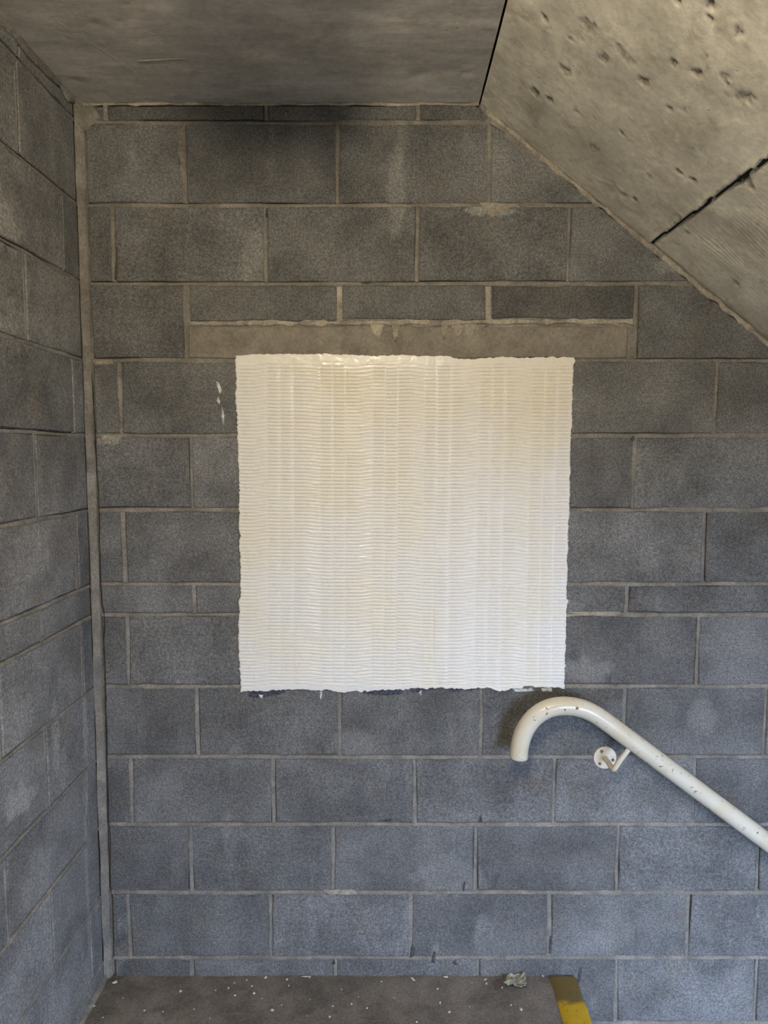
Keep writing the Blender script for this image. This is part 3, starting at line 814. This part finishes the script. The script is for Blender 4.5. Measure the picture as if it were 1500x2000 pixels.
# dark residue along its lower and upper edge
M_RESIDUE = mat_simple('dark_residue', (.060, .064, .076), .9, .4, 120)
def residue(outl, seed):
    o = patch('dark_residue', [wl(*p) for p in outl], wallto, M_RESIDUE, panel, .0012, .0028, seed, 5)
    o.matrix_parent_inverse = Matrix.Translation(-panel.location)
residue([(474, 1340), (560, 1338), (562, 1354), (520, 1362), (486, 1364)], 221)
residue([(700, 1338), (785, 1336), (790, 1356), (742, 1360), (706, 1354)], 222)
residue([(798, 1336), (846, 1334), (848, 1349), (800, 1352)], 223)
residue([(866, 1336), (940, 1334), (936, 1348), (876, 1351)], 224)
residue([(1028, 702), (1072, 702), (1080, 696), (1050, 693), (1030, 696)], 225)
residue([(854, 703), (876, 704), (866, 694), (856, 690)], 226)
# white smears dragged off onto the blocks around it
panel_bit([(422, 744), (428, 748), (433, 762), (430, 770), (424, 757)], 201)
panel_bit([(425, 774), (431, 785), (428, 790), (423, 783)], 202)
panel_bit([(434, 795), (438, 812), (436, 830), (433, 812)], 203)
panel_bit([(624, 1350), (630, 1350), (628, 1362), (626, 1369)], 204)
panel_bit([(505, 1356), (516, 1357), (510, 1364)], 205)
panel_bit([(818, 1352), (824, 1346), (822, 1360)], 206)
panel_bit([(1056, 1344), (1078, 1343), (1080, 1350), (1058, 1351)], 207, .002)
panel_bit([(1000, 1346), (1040, 1344), (1046, 1349), (1004, 1352)], 208, .002)

# ------------------------------------------------------------------ handrail
def tube(name, path, rad, mat, parent, seg=20, cap=True):
    """round bar along a polyline (parallel transport frames)"""
    path = [Vector([float(c) for c in p]) for p in path]
    n = len(path); rads = rad if isinstance(rad, (list, tuple)) else [rad] * n
    tan = []
    for i in range(n):
        t = (path[min(i + 1, n - 1)] - path[max(i - 1, 0)]).normalized(); tan.append(t)
    nrm = tan[0].orthogonal().normalized()
    V, Fc = [], []
    for i in range(n):
        if i: nrm = (nrm - tan[i] * nrm.dot(tan[i])).normalized()
        b = tan[i].cross(nrm)
        for k in range(seg):
            a = 2 * math.pi * k / seg
            V.append(path[i] + (nrm * math.cos(a) + b * math.sin(a)) * rads[i])
    for i in range(n - 1):
        for k in range(seg):
            k2 = (k + 1) % seg
            Fc.append((i * seg + k, i * seg + k2, (i + 1) * seg + k2, (i + 1) * seg + k))
    if cap:
        Fc.append(tuple(range(seg))[::-1]); Fc.append(tuple((n - 1) * seg + k for k in range(seg)))
    o = mesh_obj(name, V, Fc, mat, parent, True)
    return o
def smooth_path(pts, it=3):
    for _ in range(it):
        q = [pts[0]]
        for a, b in zip(pts[:-1], pts[1:]):
            q += [a * .75 + b * .25, a * .25 + b * .75]
        q.append(pts[-1]); pts = q
    return pts
RO = .085                                                               # rail axis stands this far off the wall
pxs = [(1013, 1479), (1015, 1455), (1024, 1426), (1041, 1402), (1065, 1385), (1094, 1378), (1126, 1380), (1155, 1390), (1182, 1408), (1212, 1430.5)]
pts = [W(x, y, RO) for x, y in pxs]
e = W(1500, 1645, RO); d = (e - pts[-1]) / np.linalg.norm(e - pts[-1])
path = smooth_path(pts, 2) + [pts[-1] + d * t for t in (.1, .3, .6, 1.0, 1.4, 1.8)]
rail = empty('handrail', pts[0])
def child(o, root): o.parent = root; o.matrix_parent_inverse = Matrix.Translation(-root.location); return o
child(tube('rail_tube', path, .0275, M_RAIL, None, 28), rail)
# slightly rounded cap on the hooked end
ed = (path[0] - path[1]) / np.linalg.norm(path[0] - path[1])
child(tube('end_cap', [path[0] - ed * .004, path[0] + ed * .001, path[0] + ed * .003, path[0] + ed * .0035], [.0274, .0274, .0245, .012], M_RAIL, None, 28), rail)
tag(rail, 'cream painted tubular handrail with a hooked upper end, chipped paint', 'handrail')
def bracket(c, hit):
    c = np.array(c); br = empty('bracket', c); child(br, rail)
    def sub(o): o.parent = br; o.matrix_parent_inverse = Matrix.Translation(-Vector([float(v) for v in c])); return o
    # wall plate with a softly turned edge
    prof = [(.0005, .0), (.036, .0), (.036, .0045), (.0345, .006), (.012, .0068), (.0005, .0068)]
    V, Fc, sg = [], [], 36
    for r_, h_ in prof:
        for k in range(sg):
            a = 2 * math.pi * k / sg; V.append((c[0] + r_ * math.cos(a), c[1] - h_ + .001, c[2] + r_ * math.sin(a)))
    for i in range(len(prof) - 1):
        for k in range(sg): Fc.append((i * sg + k, i * sg + (k + 1) % sg, (i + 1) * sg + (k + 1) % sg, (i + 1) * sg + k))
    sub(mesh_obj('wall_plate', V, Fc, M_RAIL, None))
    for ang in (118, 228, 345):
        a = math.radians(ang); p = c + np.array([math.cos(a) * .025, -.0062, math.sin(a) * .025])
        sub(tube('screw', [p, p + np.array([0, -.0012, 0]), p + np.array([0, -.0022, 0])], [.0052, .005, .003], M_SCREW, None, 12))
    up_ = np.array(hit); e1 = c + np.array([0, -.082, -.004])
    arm = smooth_path([c + np.array([0, -.004, 0]), c + np.array([0, -.040, 0]), c + np.array([0, -.064, -.002]), e1 + np.array([.004, 0, 0]), e1 * .72 + up_ * .28, e1 * .35 + up_ * .65, up_], 3)
    sub(tube('arm', arm, .0080, M_RAIL, None, 16))
bracket(W(1181, 1479), W(1236, 1452, RO))
q = W(1181, 1479) + d * 1.05; q[1] = 0
h2 = W(1236, 1452, RO) + d * 1.05
bracket(q, h2)

# ------------------------------------------------------------------ landing edge strip, litter
xe = LAND_X
sx0 = G(1078, 1925)[0]
V, n = [], 30
yy = np.linspace(-.012, -1.25, n); P = np.zeros((n, 6, 3))
for j, (xx, zz) in enumerate(((sx0, -.002), (sx0 + .004, .0035), ((sx0 + xe) / 2, .0045), (xe - .004, .0045), (xe + .003, .002), (xe + .003, -.035))):
    P[:, j, 0] = xx + .004 * fbm(yy * 22 + j * 9, yy * 0, 300 + j, 3); P[:, j, 1] = yy; P[:, j, 2] = zz + .0012 * fbm(yy * 30, yy * 0 + j, 310, 2)
st = grid_obj('edge_strip', P[::-1], M_STRIP)
tag(st, 'worn yellow safety strip along the edge of the landing, browned near the wall', 'edge strip')

def crumb_mesh(seed, elong=1.0):
    r = random.Random(seed)
    V = [(0, 0, 1)] + [(math.cos(a) * (1 if k % 2 else .8), math.sin(a) * .8, h) for h in (.55, -.1) for k, a in enumerate([i * math.pi / 3 + (.3 if h < 0 else 0) for i in range(6)])] + [(0, 0, -.55)]
    V = [(x * elong * r.uniform(.7, 1.25), y * r.uniform(.7, 1.25), (z + .45) * .6 * r.uniform(.8, 1.1)) for x, y, z in V]
    Fc = [(0, 1 + k, 1 + (k + 1) % 6) for k in range(6)]
    for k in range(6):
        k2 = (k + 1) % 6; Fc += [(1 + k, 7 + k, 7 + k2), (1 + k, 7 + k2, 1 + k2)]
    Fc += [(13, 7 + (k + 1) % 6, 7 + k) for k in range(6)]
    me = bpy.data.meshes.new('plaster_crumb'); me.from_pydata(V, [], Fc); me.update(); me.materials.append(M_CRUMB)
    return me
CM = [crumb_mesh(k, 1 + .12 * (k % 3)) for k in range(6)]
CRUMBS = [(353, 1937, 3.4), (446, 1931, 2.6), (459, 1945, 2.4), (492, 1927, 2.4), (496, 1941, 2.8), (519, 1910, 2.6), (560, 1914, 3.0), (605, 1910, 2.0), (532, 1974, 3.6), (550, 1964, 1.8),
          (644, 1987, 2.4), (650, 1966, 1.8), (687, 1962, 2.2), (379, 1972, 1.8), (421, 1935, 1.8), (511, 1951, 1.6), (282, 1975, 2.4), (319, 1977, 1.8), (184, 1966, 2.4), (201, 1988, 1.9),
          (564, 1926, 1.7), (667, 1933, 1.6), (606, 1953, 1.5), (482, 1915, 1.8), (458, 1921, 1.8), (745, 1918, 1.9), (950, 1922, 2.6), (855, 1932, 2.4), (878, 1978, 2.8),
          (1018, 1973, 3.6), (998, 1964, 2.0), (717, 1970, 2.2), (814, 1997, 2.0), (918, 1967, 1.6), (922, 1921, 1.5), (981, 1930, 2.4), (700, 1948, 1.4), (770, 1950, 1.3), (600, 1985, 1.4), (240, 1950, 1.4), (410, 1990, 1.4)]
for k, (px, py, r) in enumerate(CRUMBS):
    g = G(px, py)
    o = bpy.data.objects.new('plaster_crumb', CM[k % 6]); C.objects.link(o)
    s = r * .00155
    o.location = (g[0], g[1], 0.0006); o.scale = (s, s * RND.uniform(.8, 1.2), s); o.rotation_euler = (0, 0, RND.uniform(0, 6.28))
    tag(o, 'tiny white plaster crumb scattered on the dark landing floor', 'crumb', 'plaster crumbs scattered on the landing')
def flake(px, py, lx_, ly_, rot, label):
    g = G(px, py)
    o = bpy.data.objects.new('plaster_flake', crumb_mesh(int(px), 1.0)); C.objects.link(o)
    o.location = (g[0], g[1], .0008); o.scale = (lx_, ly_, min(lx_, ly_) * .8); o.rotation_euler = (0, 0, rot)
    tag(o, label, 'plaster flake')
flake(225, 1920, .0072, .0085, .3, 'largest white plaster lump, alone in the left corner of the landing')
flake(599, 1908, .017, .0035, .05, 'long thin white plaster flake lying against the foot of the wall')
flake(806, 1913, .0110, .0052, 2.3, 'white wedge-shaped plaster sliver on the landing, middle of the wall')
flake(871, 1909, .0085, .0048, -.2, 'white rounded plaster chip touching the wall, right of the wedge sliver')
flake(948, 1914, .0062, .0036, .3, 'small white oval plaster chip left of the crumpled scrap')
flake(860, 1959, .0030, .0072, -.2, 'slim white plaster splinter pointing towards the wall, on the open floor')
flake(1060, 1906, .0030, .0080, .25, 'thin white plaster splinter beside the yellow strip at the wall')

# crumpled scrap of sheet by the wall
def scrap():
    g = G(1006, 1918)
    n = 15; a = np.linspace(-1, 1, n); A, B = np.meshgrid(a, a)
    r = np.maximum(np.abs(A), np.abs(B)); ang = np.arctan2(B, A)
    rr = (.75 + .55 * fbm(ang * 1.3 + 5, ang * 0, 402, 3)) * r / np.maximum(np.hypot(A, B), 1e-6)
    X = A * rr * .048; Y = B * rr * .036
    Zc = .007 + .018 * fbm(A * 1.6 + 3, B * 1.6, 404, 3) + .006 * fbm(A * 5, B * 5, 405, 2) + .010 * sstep(.2, 1, A) * sstep(-.2, .8, B)
    Zc = np.maximum(Zc, .002)
    o = grid_obj('crumpled_scrap', np.stack([X, Y, Zc], -1), M_PAPER, None, False)
    o.location = (g[0], g[1] - .004, .0)
    md = o.modifiers.new('thickness', 'SOLIDIFY'); md.thickness = .0008
    tag(o, 'crumpled grey-green scrap of paper lying on the landing near the yellow strip', 'paper scrap')
scrap()

# ------------------------------------------------------------------ ceiling lamp (over the viewer's head) and unlit fitting nearer the wall
def lathe(name, prof, loc, mat, parent, sg=32):
    V, Fc = [], []
    for r_, z_ in prof:
        for k in range(sg):
            a = 2 * math.pi * k / sg; V.append((r_ * math.cos(a), r_ * math.sin(a), z_))
    for i in range(len(prof) - 1):
        for k in range(sg): Fc.append((i * sg + k, i * sg + (k + 1) % sg, (i + 1) * sg + (k + 1) % sg, (i + 1) * sg + k))
    return mesh_obj(name, V, Fc, mat, parent, True)
lamp = empty('ceiling_lamp', LAMP_POS)
lathe('lamp_base', [(.001, 0), (.15, 0), (.15, -.03), (.14, -.035), (.135, -.03)], (0, 0, 0), M_GREYMETAL, lamp)
lathe('diffuser', [(.135, -.03), (.13, -.06), (.105, -.085), (.06, -.098), (.001, -.102)], (0, 0, 0), M_GLOW, lamp)
tag(lamp, 'round glowing bulkhead lamp on the ceiling above the viewer', 'lamp')
ld = bpy.data.lights.new('lamp_light', 'POINT'); ld.energy = LAMP_POWER; ld.color = LAMP_COL; ld.shadow_soft_size = .09
lo = bpy.data.objects.new('lamp_light', ld); C.objects.link(lo); lo.location = (0, 0, -.22); lo.parent = lamp

# unlit drum-shaped fitting on the ceiling between lamp and wall: it shades the middle of the ceiling
fit = empty('ceiling_fitting', (-0.225, -1.06, CEIL))
lathe('fitting_base', [(.001, 0), (.135, 0), (.135, -.03), (.125, -.036)], (0, 0, 0), M_GREYMETAL, fit)
lathe('fitting_drum', [(.125, -.036), (.125, -.155), (.118, -.175), (.09, -.187), (.001, -.19)], (0, 0, 0), M_GREYMETAL, fit)
tag(fit, 'unlit round grey fitting on the ceiling just above the top of the view', 'ceiling fitting')
